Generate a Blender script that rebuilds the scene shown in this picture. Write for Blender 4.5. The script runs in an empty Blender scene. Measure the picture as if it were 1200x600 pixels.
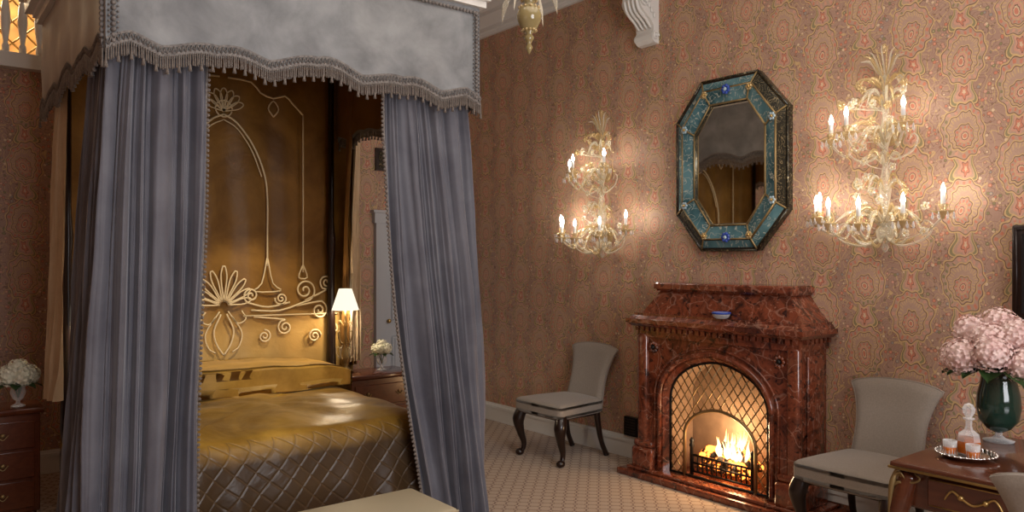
import bpy, math, random, bisect
from mathutils import Vector, Matrix, noise
random.seed(7)
sin,cos,pi=math.sin,math.cos,math.pi
scene=bpy.context.scene
COL=scene.collection

# ------------------------------------------------------------ materials
class NT:
    def __init__(s,name):
        s.mat=bpy.data.materials.new(name); s.mat.use_nodes=True
        s.t=s.mat.node_tree; s.n=s.t.nodes; s.l=s.t.links
        s.b=s.n['Principled BSDF']; s.out=s.n['Material Output']
        s._tc=None
    def set(s,sock,val):
        if isinstance(val,bpy.types.NodeSocket): s.l.new(val,sock)
        else:
            if isinstance(val,(tuple,list)) and len(val)==3 and sock.type=='RGBA': val=(*val,1)
            sock.default_value=val
    def P(s,**k):
        mp={'color':'Base Color','rough':'Roughness','metal':'Metallic','spec':'Specular IOR Level','sheen':'Sheen Weight','sheenr':'Sheen Roughness','sheent':'Sheen Tint','alpha':'Alpha','trans':'Transmission Weight','ior':'IOR','coat':'Coat Weight','em':'Emission Color','ems':'Emission Strength','normal':'Normal','sss':'Subsurface Weight'}
        for a,b in k.items(): s.set(s.b.inputs[mp[a]],b)
        return s
    def tc(s,which='Object'):
        if not s._tc: s._tc=s.n.new('ShaderNodeTexCoord')
        return s._tc.outputs[which]
    def math(s,op,a,b=None,c=None,clamp=False):
        n=s.n.new('ShaderNodeMath'); n.operation=op; n.use_clamp=clamp
        for i,x in enumerate((a,b,c)):
            if x is not None: s.set(n.inputs[i],x)
        return n.outputs[0]
    def sep(s,v):
        n=s.n.new('ShaderNodeSeparateXYZ'); s.set(n.inputs[0],v); return n.outputs
    def comb(s,x=0,y=0,z=0):
        n=s.n.new('ShaderNodeCombineXYZ')
        for i,q in enumerate((x,y,z)): s.set(n.inputs[i],q)
        return n.outputs[0]
    def noise(s,scale,vec=None,detail=3,dist=0,rough=.5):
        n=s.n.new('ShaderNodeTexNoise'); n.inputs['Scale'].default_value=scale; n.inputs['Detail'].default_value=detail
        n.inputs['Distortion'].default_value=dist; n.inputs['Roughness'].default_value=rough
        s.set(n.inputs['Vector'],vec if vec is not None else s.tc()); return n.outputs[0]
    def vor(s,scale,vec=None,feature='F1'):
        n=s.n.new('ShaderNodeTexVoronoi'); n.feature=feature; n.inputs['Scale'].default_value=scale
        s.set(n.inputs['Vector'],vec if vec is not None else s.tc()); return n.outputs
    def ramp(s,f,stops,interp='LINEAR'):
        n=s.n.new('ShaderNodeValToRGB'); e=n.color_ramp.elements; n.color_ramp.interpolation=interp
        while len(e)<len(stops): e.new(.5)
        for i,(p,c) in enumerate(stops):
            e[i].position=p; e[i].color=(*c,1) if len(c)==3 else c
        s.set(n.inputs[0],f); return n.outputs[0]
    def mix(s,f,a,b,mode='MIX'):
        n=s.n.new('ShaderNodeMix'); n.data_type='RGBA'; n.blend_type=mode
        s.set(n.inputs[0],f); s.set(n.inputs[6],a); s.set(n.inputs[7],b); return n.outputs[2]
    def bump(s,h,strength=.3,dist=.01):
        n=s.n.new('ShaderNodeBump'); n.inputs['Strength'].default_value=strength; n.inputs['Distance'].default_value=dist
        s.set(n.inputs['Height'],h); s.l.new(n.outputs[0],s.b.inputs['Normal']); return n.outputs[0]
    def step(s,a,thr,soft=.02):
        n=s.n.new('ShaderNodeMapRange'); n.clamp=True; n.interpolation_type='SMOOTHSTEP'
        s.set(n.inputs[0],a); n.inputs[1].default_value=thr-soft; n.inputs[2].default_value=thr+soft
        n.inputs[3].default_value=1; n.inputs[4].default_value=0; return n.outputs[0]

def simple(name,col,rough=.5,metal=0,**k):
    m=NT(name); m.P(color=col,rough=rough,metal=metal,**k); return m.mat

def wallpaper(name,axis):
    m=NT(name); o=m.sep(m.tc()); U=o[axis]; V=o[2]
    uv=m.comb(U,V,0)
    W,H=.28,.42
    cu=m.math('DIVIDE',U,W); col=m.math('FLOOR',cu)
    par=m.math('FLOORED_MODULO',col,2)
    V2=m.math('ADD',m.math('DIVIDE',V,H),m.math('MULTIPLY',par,.5))
    a=m.math('MULTIPLY',m.math('SUBTRACT',m.math('FRACT',cu),.5),W)
    b=m.math('MULTIPLY',m.math('SUBTRACT',m.math('FRACT',V2),.5),H)
    b2=m.math('MULTIPLY',m.math('SUBTRACT',m.math('FRACT',m.math('ADD',V2,.5)),.5),H)
    wx=m.math('MULTIPLY',m.math('SUBTRACT',m.noise(8,uv,0),.5),.05)
    wy=m.math('MULTIPLY',m.math('SUBTRACT',m.noise(8,m.comb(V,U,3.1),0),.5),.05)
    a=m.math('ADD',a,wx); b=m.math('ADD',b,wy); b2=m.math('ADD',b2,wy)
    def polar(a,b,sy,shift=0):
        bb=m.math('MULTIPLY',b,sy)
        if shift: bb=m.math('ADD',bb,shift)
        r=m.math('SQRT',m.math('ADD',m.math('MULTIPLY',a,a),m.math('MULTIPLY',bb,bb)))
        return r,m.math('ARCTAN2',a,bb)
    bgn=m.ramp(m.noise(2.5,uv,4),[(.3,(0,0,0)),(.7,(1,1,1))])
    bg=m.mix(bgn,(.36,.215,.155),(.43,.265,.195))
    med=(.46,.29,.21); gold=(.60,.40,.18); coral=(.58,.20,.12); cream=(.66,.48,.31); dark=(.15,.08,.05); green=(.24,.21,.10); grey=(.30,.25,.22); pink=(.60,.30,.21)
    def contour(n,k,w,s): 
        c=m.math('ABSOLUTE',m.math('SUBTRACT',m.math('FRACT',m.math('MULTIPLY',n,k)),.5)); return m.step(c,w,s)
    base=m.mix(m.math('MULTIPLY',contour(m.noise(8,uv,1,.8),9,.065,.03),.85),bg,gold)
    base=m.mix(m.math('MULTIPLY',contour(m.noise(14,m.comb(V,U,.7),1,.5),7,.05,.025),.65),base,dark)
    vo=m.vor(32,uv); vs=m.sep(vo[1])
    rc=m.ramp(vs[0],[(0,coral),(.22,green),(.38,cream),(.52,pink),(.75,grey),(.86,coral)],'CONSTANT')
    base=m.mix(m.math('MULTIPLY',m.step(vo[0],.36,.03),.75),base,dark)
    base=m.mix(m.step(vo[0],.30,.03),base,rc)
    base=m.mix(m.step(vo[0],.10,.03),base,cream)
    r2,t2=polar(a,b2,.55)
    k2=m.math('MULTIPLY',r2,m.math('ADD',1,m.math('MULTIPLY',m.math('COSINE',m.math('MULTIPLY',t2,5)),.24)))
    q2=m.math('DIVIDE',k2,.068)
    rp2=m.ramp(q2,[(0,cream),(.10,coral),(.24,dark),(.28,pink),(.44,med),(.60,gold),(.66,green),(.80,gold),(.88,dark)],'CONSTANT')
    base=m.mix(m.math('MULTIPLY',m.step(q2,.93,.02),.9),base,rp2)
    r1,t1=polar(a,b,.72)
    w1=m.math('COSINE',m.math('MULTIPLY',t1,11))
    k1=m.math('MULTIPLY',r1,m.math('ADD',1,m.math('MULTIPLY',w1,.055)))
    q1=m.math('DIVIDE',k1,.124)
    ri,ti=polar(a,b,.72,.020)
    qi=m.math('DIVIDE',m.math('MULTIPLY',ri,m.math('ADD',1,m.math('MULTIPLY',m.math('COSINE',m.math('MULTIPLY',ti,9)),.06))),.122)
    rp1=m.ramp(q1,[(0,med),(.62,dark),(.645,gold),(.69,med),(.87,dark),(.90,gold)],'CONSTANT')
    fe=m.math('MULTIPLY',m.step(m.math('ABSOLUTE',m.math('SUBTRACT',q1,.53)),.075,.01),m.step(m.math('MULTIPLY',m.math('COSINE',m.math('MULTIPLY',t1,33)),-1),-.2,.2))
    rp1=m.mix(m.math('MULTIPLY',fe,.8),rp1,gold)
    q4=m.math('DIVIDE',m.math('ABSOLUTE',m.math('SUBTRACT',q1,.78)),.07)
    bd2=m.math('MULTIPLY',m.step(q4,.85,.12),m.step(m.math('MULTIPLY',m.math('COSINE',m.math('MULTIPLY',t1,22)),-1),-.1,.12))
    rp1=m.mix(bd2,rp1,m.ramp(m.noise(5,uv,0),[(0,coral),(.5,pink),(.62,green)],'CONSTANT'))
    rin=m.ramp(qi,[(0,coral),(.08,cream),(.12,dark),(.145,pink),(.22,gold),(.25,med),(.38,dark),(.41,gold),(.44,med)],'CONSTANT')
    q3=m.math('DIVIDE',m.math('ABSOLUTE',m.math('SUBTRACT',qi,.315)),.045)
    rin=m.mix(m.math('MULTIPLY',m.step(q3,.9,.15),m.step(m.math('MULTIPLY',m.math('COSINE',m.math('MULTIPLY',ti,12)),-1),0,.15)),rin,coral)
    rp1=m.mix(m.step(qi,.445,.006),rp1,rin)
    base=m.mix(m.math('MULTIPLY',m.step(q1,.955,.01),.92),base,rp1)
    base=m.mix(m.math('MULTIPLY',m.ramp(m.noise(90,uv,2),[(.35,(0,0,0)),(.7,(1,1,1))]),.22),base,(.26,.155,.11))
    m.P(color=base,rough=.55,spec=.28)
    return m.mat

def carpet():
    m=NT('carpet'); o=m.sep(m.tc())
    S=.075
    u=m.math('DIVIDE',m.math('ADD',o[0],o[1]),S*1.414); v=m.math('DIVIDE',m.math('SUBTRACT',o[0],o[1]),S*1.414)
    fu=m.math('ABSOLUTE',m.math('SUBTRACT',m.math('FRACT',u),.5)); fv=m.math('ABSOLUTE',m.math('SUBTRACT',m.math('FRACT',v),.5))
    mn=m.math('MINIMUM',fu,fv); mx=m.math('MAXIMUM',fu,fv)
    c=m.mix(m.step(mn,.07,.02),(.44,.33,.24),(.20,.12,.085))
    c=m.mix(m.step(mx,.2,.02),c,(.22,.13,.09))
    c=m.mix(m.step(mx,.1,.02),c,(.54,.43,.32))
    c=m.mix(m.math('MULTIPLY',m.noise(250),.3),c,(.28,.20,.14))
    m.P(color=c,rough=.95,spec=.1,sheen=.15); m.bump(m.noise(400),.4,.004); return m.mat

def velvet(name,c1,c2,rough=.6,scale=3,sheen=.6,st=(1,1,1)):
    m=NT(name)
    n=m.noise(scale,None,5,.3,.6)
    m.P(color=m.mix(m.ramp(n,[(.32,(0,0,0)),(.68,(1,1,1))]),c1,c2),rough=rough,spec=.2,sheen=sheen,sheenr=.35,sheent=st)
    m.bump(m.noise(180),.12,.003)
    return m.mat

def marble():
    m=NT('red_marble')
    n=m.noise(5,None,8,1.4,.62)
    c=m.ramp(n,[(.28,(.020,.007,.005)),(.42,(.11,.028,.014)),(.52,(.23,.058,.026)),(.6,(.12,.030,.015)),(.74,(.30,.10,.05))])
    v=m.vor(7,m.mix(.25,m.tc(),m.n.new('ShaderNodeTexNoise').outputs[1]),'DISTANCE_TO_EDGE')[0]
    c=m.mix(m.math('MULTIPLY',m.step(v,.016,.014),.4),c,(.45,.25,.18))
    c=m.mix(m.ramp(m.noise(30,None,4,.8),[(.63,(0,0,0)),(.68,(.6,.6,.6))]),c,(.42,.20,.13))
    c=m.mix(m.ramp(m.noise(20,None,3,.8),[(.58,(0,0,0)),(.66,(.8,.8,.8))]),c,(.018,.008,.007))
    m.P(color=c,rough=.17,spec=.5,coat=.4); return m.mat

def wood(name,c1,c2,rough=.25,coat=.3):
    m=NT(name); o=m.sep(m.tc())
    n=m.noise(4,m.comb(m.math('MULTIPLY',o[0],4),o[1],m.math('MULTIPLY',o[2],6)),6,1.5)
    m.P(color=m.mix(n,c1,c2),rough=rough,coat=coat); return m.mat

def quilt():
    m=NT('quilted_velvet'); o=m.sep(m.tc())
    h=m.math('ADD',o[0],o[1])
    u=m.math('DIVIDE',m.math('ADD',h,o[2]),.11); v=m.math('DIVIDE',m.math('SUBTRACT',h,o[2]),.11)
    u2=m.math('DIVIDE',m.math('ADD',o[0],o[1]),.11); v2=m.math('DIVIDE',m.math('SUBTRACT',o[0],o[1]),.11)
    def ln(x): return m.math('ABSOLUTE',m.math('SUBTRACT',m.math('FRACT',x),.5))
    side=m.math('MINIMUM',ln(u),ln(v)); top=m.math('MINIMUM',ln(u2),ln(v2))
    istop=m.math('GREATER_THAN',o[2],.655)
    mn=m.math('ADD',m.math('MULTIPLY',istop,top),m.math('MULTIPLY',m.math('SUBTRACT',1,istop),side))
    line=m.math('MULTIPLY',m.step(mn,.03,.03),m.math('SUBTRACT',1,istop))
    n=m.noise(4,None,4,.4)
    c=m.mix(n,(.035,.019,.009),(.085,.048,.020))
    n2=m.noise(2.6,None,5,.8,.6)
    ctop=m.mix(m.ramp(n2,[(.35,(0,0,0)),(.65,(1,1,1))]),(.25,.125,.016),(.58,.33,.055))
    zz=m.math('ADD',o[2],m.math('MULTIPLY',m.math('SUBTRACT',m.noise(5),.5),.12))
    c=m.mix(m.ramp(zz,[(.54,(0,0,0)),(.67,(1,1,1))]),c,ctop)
    c=m.mix(m.math('MULTIPLY',line,.5),c,(.13,.08,.04))
    m.P(color=c,rough=.36,sheen=.25,sheenr=.35,sheent=(1,.74,.38),spec=.35)
    hh=m.math('ADD',m.math('MULTIPLY',m.math('MINIMUM',mn,.12),m.math('SUBTRACT',1.0,istop)),m.math('MULTIPLY',m.noise(7,None,4,.5),.35))
    m.bump(hh,.6,.035)
    return m.mat

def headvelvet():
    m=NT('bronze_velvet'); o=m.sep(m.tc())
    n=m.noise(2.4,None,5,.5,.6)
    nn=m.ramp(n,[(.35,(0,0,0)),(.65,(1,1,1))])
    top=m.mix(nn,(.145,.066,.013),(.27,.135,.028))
    low_lamplit=m.mix(m.noise(3,None,5,.6,.6),(.38,.215,.055),(.62,.41,.15))  # lighter gold low down, with the lamplight painted into the colour
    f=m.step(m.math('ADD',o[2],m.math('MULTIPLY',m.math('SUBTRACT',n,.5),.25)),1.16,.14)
    c=m.mix(f,top,low_lamplit)
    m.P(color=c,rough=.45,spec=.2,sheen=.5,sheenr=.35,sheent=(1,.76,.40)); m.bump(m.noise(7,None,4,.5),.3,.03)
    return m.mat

def glassy(name,col,alpha=.45,rough=.08,metal=0):
    m=NT(name)
    lw=m.n.new('ShaderNodeLayerWeight'); lw.inputs[0].default_value=.35
    al=m.math('ADD',alpha,m.math('MULTIPLY',lw.outputs[1],1-alpha),clamp=True)
    m.P(color=col,rough=rough,metal=metal,alpha=al,spec=.8)
    return m.mat

def emis(name,col,s):
    m=NT(name); m.P(color=(0,0,0),em=col,ems=s); return m.mat

M={}
M['wpR']=wallpaper('damask_wallpaper_y',1); M['wpB']=wallpaper('damask_wallpaper_x',0)
M['carpet']=carpet()
M['white']=simple('white_paint',(.70,.68,.64),.4)
M['doorw']=simple('grey_white_door_paint',(.42,.42,.43),.45)
mm=NT('ceiling_plaster'); mm.P(color=mm.mix(mm.noise(3),(.55,.50,.43),(.66,.61,.54)),rough=.7); M['ceil']=mm.mat
M['curt']=velvet('blue_grey_velvet',(.098,.096,.116),(.152,.150,.172),.5,3,.6,(.92,.93,1))
M['val']=velvet('silver_grey_velvet',(.16,.163,.17),(.30,.305,.31),.5,4,.35,(.95,.97,1))
M['lining']=velvet('cream_lining',(.55,.42,.28),(.66,.52,.36),.7,6,.2)
M['sideval']=velvet('cream_side_velvet',(.25,.19,.145),(.33,.26,.20),.6,6,.3)
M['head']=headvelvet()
M['bronze']=velvet('bronze_lining',(.13,.058,.016),(.22,.108,.028),.45,3,.4,(1,.75,.4))
M['gold_v']=velvet('gold_velvet',(.28,.145,.022),(.54,.31,.06),.36,5,.3,(1,.76,.4))
M['braid']=simple('pale_gold_braid',(.72,.57,.34),.45,.1)
m_=NT('taupe_trim'); m_.P(color=m_.mix(m_.vor(70)[0],(.25,.22,.20),(.085,.072,.068)),rough=.6); M['trim']=m_.mat
M['fringe']=velvet('taupe_fringe',(.12,.095,.08),(.20,.165,.14),.6,90,.3)
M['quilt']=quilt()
M['marble']=marble()
M['mahog']=wood('mahogany',(.055,.013,.006),(.13,.036,.014),.2)
M['darkwood']=wood('ebonised_wood',(.010,.005,.004),(.022,.009,.006),.28,.1)
m_=NT('linen'); m_.P(color=m_.mix(m_.noise(120,None,2),(.23,.19,.155),(.34,.29,.24)),rough=.85,sheen=.2); m_.bump(m_.noise(300),.3,.003); M['linen']=m_.mat
M['bench']=simple('bench_leather',(.46,.39,.26),.45)
M['gilt']=simple('gilt_bronze',(.55,.36,.13),.32,.9)
M['agedgilt']=simple('aged_gilt',(.28,.19,.08),.45,.7)
M['glass']=glassy('venetian_glass',(.80,.72,.54),.24,.06)
M['goldglass']=glassy('gold_glass',(.72,.52,.24),.48,.12,.3)
M['clear']=glassy('clear_glass',(.9,.92,.93),.15)
M['greenglass']=glassy('dark_green_glass',(.010,.04,.028),.9)
M['olive']=glassy('olive_glass',(.34,.26,.11),.75)
M['amber']=simple('whisky',(.40,.10,.012),.1)
M['candle']=simple('candle_sleeve',(.80,.79,.77),.5)
M['bulb']=emis('bulb_glow',(1,.92,.81),125)
M['shade']=emis('lamp_shade_fabric',(1,.88,.68),1.25)
M['mirror']=simple('mirror_glass',(.86,.86,.82),.02,1)
m_=NT('teal_glass'); nn=m_.noise(14,None,2,.8)
c1=m_.math('ABSOLUTE',m_.math('SUBTRACT',m_.math('FRACT',m_.math('MULTIPLY',nn,5)),.5))
m_.P(color=m_.mix(m_.step(c1,.06,.04),m_.mix(m_.ramp(m_.noise(5),[(.35,(0,0,0)),(.65,(1,1,1))]),(.03,.085,.10),(.13,.26,.29)),(.45,.47,.40)),rough=.15,metal=.15); M['teal']=m_.mat
m_=NT('dark_etched'); nn=m_.noise(20,None,2,.8)
c1=m_.math('ABSOLUTE',m_.math('SUBTRACT',m_.math('FRACT',m_.math('MULTIPLY',nn,6)),.5))
m_.P(color=m_.mix(m_.step(c1,.06,.04),(.03,.028,.02),(.28,.22,.12)),rough=.18,metal=.4); M['etched']=m_.mat
M['blue']=simple('blue_glass',(.03,.07,.36),.1); M['paleblue']=simple('pale_blue_glass',(.35,.46,.52),.15)
M['iron']=simple('black_iron',(.012,.011,.010),.45,.5)
M['brass']=simple('brass_wire',(.28,.19,.09),.35,.8)
m_=NT('firebrick'); m_.P(color=m_.mix(m_.noise(12,None,5),(.12,.075,.05),(.32,.21,.13)),rough=.9); M['brick']=m_.mat
m_=NT('coals'); m_.P(color=(.02,.015,.012),rough=.9,em=(1,.22,.03),ems=m_.math('MULTIPLY',m_.step(m_.math('MULTIPLY',m_.noise(14,None,4),-1),-.54,.06),7)); M['coal']=m_.mat
m_=NT('flame'); o=m_.sep(m_.tc()); 
fcol=m_.ramp(m_.math('MULTIPLY',m_.math('SUBTRACT',o[2],.16),3.0),[(0,(1,.55,.18)),(.3,(1,.74,.38)),(.65,(1,.52,.17)),(1,(1,.27,.05))])
lw=m_.n.new('ShaderNodeLayerWeight'); lw.inputs[0].default_value=.5
al=m_.math('SUBTRACT',1,lw.outputs[1])
m_.P(color=(0,0,0),em=fcol,ems=5,alpha=m_.math('MULTIPLY',m_.math('POWER',al,1.5),.75),spec=0); M['flame']=m_.mat
M['leaf']=simple('leaf_green',(.03,.07,.018),.45)
M['pinkfl']=velvet('hydrangea_pink',(.70,.44,.41),(.86,.69,.63),.6,25,.1)
M['whitefl']=velvet('white_hydrangea',(.66,.66,.50),(.84,.82,.70),.6,25,.1)
M['black']=simple('screen_black',(.012,.012,.014),.15)
M['silver']=simple('silver',(.75,.74,.72),.18,1)
m_=NT('gallery_gold'); vv=m_.vor(9,None)[0]; m_.P(color=m_.mix(vv,(.75,.46,.16),(.35,.18,.07)),rough=.6); M['gal']=m_.mat
M['fillpane']=emis('added_window_glow',(.75,.85,1),1.0)  # glowing pane for the added window

# ------------------------------------------------------------ mesh builder
def cat(pts,n=8):
    P=[Vector(p) for p in pts]
    if len(P)<3: return [P[0].lerp(P[1],i/n) for i in range(n+1)]
    P=[P[0]*2-P[1]]+P+[P[-1]*2-P[-2]]; out=[]
    for i in range(1,len(P)-2):
        p0,p1,p2,p3=P[i-1:i+3]
        for k in range(n):
            t=k/n
            out.append(.5*((2*p1)+(p2-p0)*t+(2*p0-5*p1+4*p2-p3)*t*t+(3*p1-p0-3*p2+p3)*t**3))
    out.append(P[-2]); return out

class MB:
    def __init__(s): s.v=[];s.f=[];s.m=[];s.s=[];s.mats=[];s.M=Matrix()
    def mi(s,mat):
        mat=M[mat] if isinstance(mat,str) else mat
        if mat not in s.mats: s.mats.append(mat)
        return s.mats.index(mat)
    def add(s,vs,fs,mat,smooth=True):
        o=len(s.v); k=s.mi(mat)
        s.v+= [tuple(s.M@Vector(v)) for v in vs]
        for f in fs: s.f.append([o+i for i in f]); s.m.append(k); s.s.append(smooth)
    def box(s,lo,hi,mat):
        x0,y0,z0=lo;x1,y1,z1=hi
        s.add([(x0,y0,z0),(x1,y0,z0),(x1,y1,z0),(x0,y1,z0),(x0,y0,z1),(x1,y0,z1),(x1,y1,z1),(x0,y1,z1)],
              [(0,3,2,1),(4,5,6,7),(0,1,5,4),(1,2,6,5),(2,3,7,6),(3,0,4,7)],mat,False)
    def rbox(s,lo,hi,r,mat,seg=3,sub=0,fn=None):
        import bmesh
        bm=bmesh.new(); bmesh.ops.create_cube(bm,size=1)
        for v in bm.verts: v.co=Vector([(lo[i]+hi[i])/2+v.co[i]*(hi[i]-lo[i]) for i in range(3)])
        if sub: bmesh.ops.subdivide_edges(bm,edges=bm.edges[:],cuts=sub,use_grid_fill=True)
        ed=[e for e in bm.edges if len(e.link_faces)==2 and e.calc_face_angle(0)>.5]
        bmesh.ops.bevel(bm,geom=ed,offset=r,segments=seg,profile=.5,affect='EDGES')
        if fn:
            for v in bm.verts: v.co=Vector(fn(v.co))
        bm.verts.index_update()
        s.add([v.co.copy() for v in bm.verts],[[v.index for v in f.verts] for f in bm.faces],mat,seg>1); bm.free()
    def lathe(s,prof,c,mat,seg=24,smooth=True):
        vs=[];fs=[]
        for r,z in prof:
            for i in range(seg):
                a=2*pi*i/seg; vs.append((c[0]+r*cos(a),c[1]+r*sin(a),c[2]+z))
        for j in range(len(prof)-1):
            for i in range(seg):
                k=(i+1)%seg; fs.append((j*seg+i,j*seg+k,(j+1)*seg+k,(j+1)*seg+i))
        fs.append(tuple(range(seg))[::-1]); fs.append(tuple((len(prof)-1)*seg+i for i in range(seg)))
        s.add(vs,fs,mat,smooth)
    def tube(s,pts,rad,mat,seg=8,n=6,smooth=True,flat=1,raw=False):
        P=[Vector(p) for p in pts] if raw else cat(pts,n)
        N=len(P)
        if not isinstance(rad,(list,tuple)): rad=[rad]*2
        def R(t):
            q=t*(len(rad)-1); i=min(int(q),len(rad)-2); return rad[i]*(1-(q-i))+rad[i+1]*(q-i)
        T=(P[1]-P[0]).normalized(); up=Vector((0,0,1)) if abs(T.z)<.9 else Vector((1,0,0))
        nrm=(up-T*up.dot(T)).normalized(); vs=[];fs=[]
        for i,p in enumerate(P):
            T=(P[min(i+1,N-1)]-P[max(i-1,0)]).normalized()
            nrm=(nrm-T*nrm.dot(T)); nrm=nrm.normalized() if nrm.length>1e-6 else T.orthogonal().normalized()
            bn=T.cross(nrm); r=R(i/(N-1))
            for k in range(seg):
                a=2*pi*k/seg; vs.append(p+nrm*cos(a)*r+bn*sin(a)*r*flat)
        for i in range(N-1):
            for k in range(seg):
                q=(k+1)%seg; fs.append((i*seg+k,i*seg+q,(i+1)*seg+q,(i+1)*seg+k))
        fs.append(tuple(range(seg))[::-1]); fs.append(tuple((N-1)*seg+k for k in range(seg)))
        s.add(vs,fs,mat,smooth)
    def grid(s,fn,nu,nv,mat,smooth=True,closeu=False):
        vs=[fn(i/nu,j/nv) for j in range(nv+1) for i in range(nu+(0 if closeu else 1))]
        W=nu if closeu else nu+1; fs=[]
        for j in range(nv):
            for i in range(nu):
                k=(i+1)%W; fs.append((j*W+i,j*W+k,(j+1)*W+k,(j+1)*W+i))
        s.add(vs,fs,mat,smooth)
    def prism(s,poly,lo,hi,axis,mat,smooth=False):
        def mk(p,h):
            q=list(p); q.insert(axis,h); return tuple(q)
        n=len(poly); vs=[mk(p,lo) for p in poly]+[mk(p,hi) for p in poly]
        fs=[tuple(range(n)),tuple(range(n,2*n))[::-1]]+[(i,i+n,(i+1)%n+n,(i+1)%n) for i in range(n)]
        s.add(vs,fs,mat,smooth)
    def sph(s,c,r,mat,seg=12,rings=8):
        if not isinstance(r,(tuple,list)): r=(r,r,r)
        vs=[];fs=[]
        for j in range(rings+1):
            p=pi*j/rings
            for i in range(seg):
                a=2*pi*i/seg; vs.append((c[0]+r[0]*sin(p)*cos(a),c[1]+r[1]*sin(p)*sin(a),c[2]+r[2]*cos(p)))
        for j in range(rings):
            for i in range(seg):
                k=(i+1)%seg; fs.append((j*seg+i,(j+1)*seg+i,(j+1)*seg+k,j*seg+k))
        s.add(vs,fs,mat)
    def obj(s,name,parent=None,loc=(0,0,0),rz=0,mesh=None):
        if mesh is None:
            me=bpy.data.meshes.new(name); me.from_pydata(s.v,[],s.f); 
            for m in s.mats: me.materials.append(m)
            me.polygons.foreach_set('material_index',s.m); me.polygons.foreach_set('use_smooth',s.s); me.update()
            import bmesh
            bm=bmesh.new(); bm.from_mesh(me); bmesh.ops.recalc_face_normals(bm,faces=bm.faces[:]); bm.to_mesh(me); bm.free()
        else: me=mesh
        o=bpy.data.objects.new(name,me); COL.objects.link(o); o.location=loc; o.rotation_euler=(0,0,rz)
        if parent: o.parent=parent
        return o
def empty(name,loc=(0,0,0)):
    e=bpy.data.objects.new(name,None); COL.objects.link(e); e.location=loc; e.empty_display_size=.1; return e
def light(name,kind,loc,energy,color=(1,1,1),size=.1,rot=None,parent=None,**k):
    l=bpy.data.lights.new(name,kind); l.energy=energy; l.color=color
    if kind=='AREA': l.shape='RECTANGLE'; l.size=size[0]; l.size_y=size[1]
    else: l.shadow_soft_size=size
    for a,b in k.items(): setattr(l,a,b)
    o=bpy.data.objects.new(name,l); COL.objects.link(o); o.location=loc
    if rot: o.rotation_euler=rot
    if parent: o.parent=parent
    return o

# ------------------------------------------------------------ room
XW,YB,XL,YF,ZC=4.62,6.70,-2.2,-2.8,4.35
def ob(name,fn):
    b=MB(); fn(b); return b.obj(name)
ob('floor',lambda b:b.box((XL-.1,YF-.1,-.1),(XW+.1,YB+1.6,0),'carpet'))
ob('ceiling',lambda b:b.box((XL-.1,YF-.1,ZC),(XW+.1,YB+1.6,ZC+.1),'ceil'))
ob('wall_right',lambda b:b.box((XW,YF-.1,0),(XW+.1,YB+.1,ZC),'wpR'))
ob('wall_left',lambda b:b.box((XL-.1,YF-.1,0),(XL,YB+.1,ZC),'wpR'))
def wb(b):
    b.box((XL,YB,0),(XW,YB+.1,3.0),'wpB')
    b.box((1.5,YB,3.0),(XW,YB+.1,ZC),'wpB')
    b.box((XL,YB,4.1),(1.5,YB+.1,ZC),'wpB')
    b.box((XL,YB,3.0),(-1.9,YB+.1,4.1),'wpB')
ob('wall_back',wb)
def wf(b):
    b.box((XL,YF-.1,0),(0.2,YF,ZC),'wpB'); b.box((2.8,YF-.1,0),(XW,YF,ZC),'wpB')
    b.box((.2,YF-.1,0),(2.8,YF,.8),'wpB'); b.box((.2,YF-.1,3.2),(2.8,YF,ZC),'wpB')
ob('wall_front',wf)
def added_win(b):
    b.box((.2,YF-.08,.8),(2.8,YF-.06,3.2),'fillpane')
    for x in (.2,1.05,1.9,2.74): b.box((x,YF-.06,.8),(x+.06,YF+.02,3.2),'white')
    for z in (.8,1.6,2.4,3.14): b.box((.2,YF-.06,z),(2.8,YF+.02,z+.06),'white')
ob('added_window_1',added_win)  # added window out of view, put in to justify the fill light
def gal(b):
    b.box((XL,YB+1.4,2.9),(1.6,YB+1.5,ZC),'gal'); b.box((1.5,YB+.1,2.9),(1.6,YB+1.4,ZC),'gal'); b.box((XL-.1,YB+.1,2.9),(XL,YB+1.4,ZC),'gal')
    b.box((XL,YB+.1,2.9),(1.5,YB+1.4,3.0),'gal')
ob('wall_gallery',gal)
def bal(b):
    y=YB-.05
    b.box((-1.9,y-.05,2.99),(1.5,YB-.002,3.08),'white'); b.box((-1.9,y-.035,3.08),(1.5,YB-.002,3.10),'white')
    b.box((-1.9,y-.035,3.74),(1.5,YB-.002,3.82),'white')
    x=-1.84
    while x<1.5:
        b.lathe([(.024,0),(.024,.06),(.015,.08),(.026,.16),(.033,.24),(.026,.34),(.014,.42),(.019,.50),(.024,.54),(.024,.65)],(x,y,3.09),'white',10); x+=.105
    for x in (-1.9,1.42,.4): b.box((x,y-.04,3.06),(x+.08,YB-.002,4.1),'white')
    # gilded lattice behind the balusters
    for sg in (1,-1):
        x=-2.5
        while x<2.2:
            xa,xb=x,x+sg*.65
            if -1.85<xa<1.45 and -1.85<xb<1.45: b.tube([(xa,YB-.012,3.10),(xb,YB-.012,3.74)],.007,'gilt',5,2)
            x+=.16
ob('gallery_balustrade',bal)
light('gallery_light','POINT',(.3,YB+.8,3.8),50,(1,.80,.52),.15)
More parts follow.
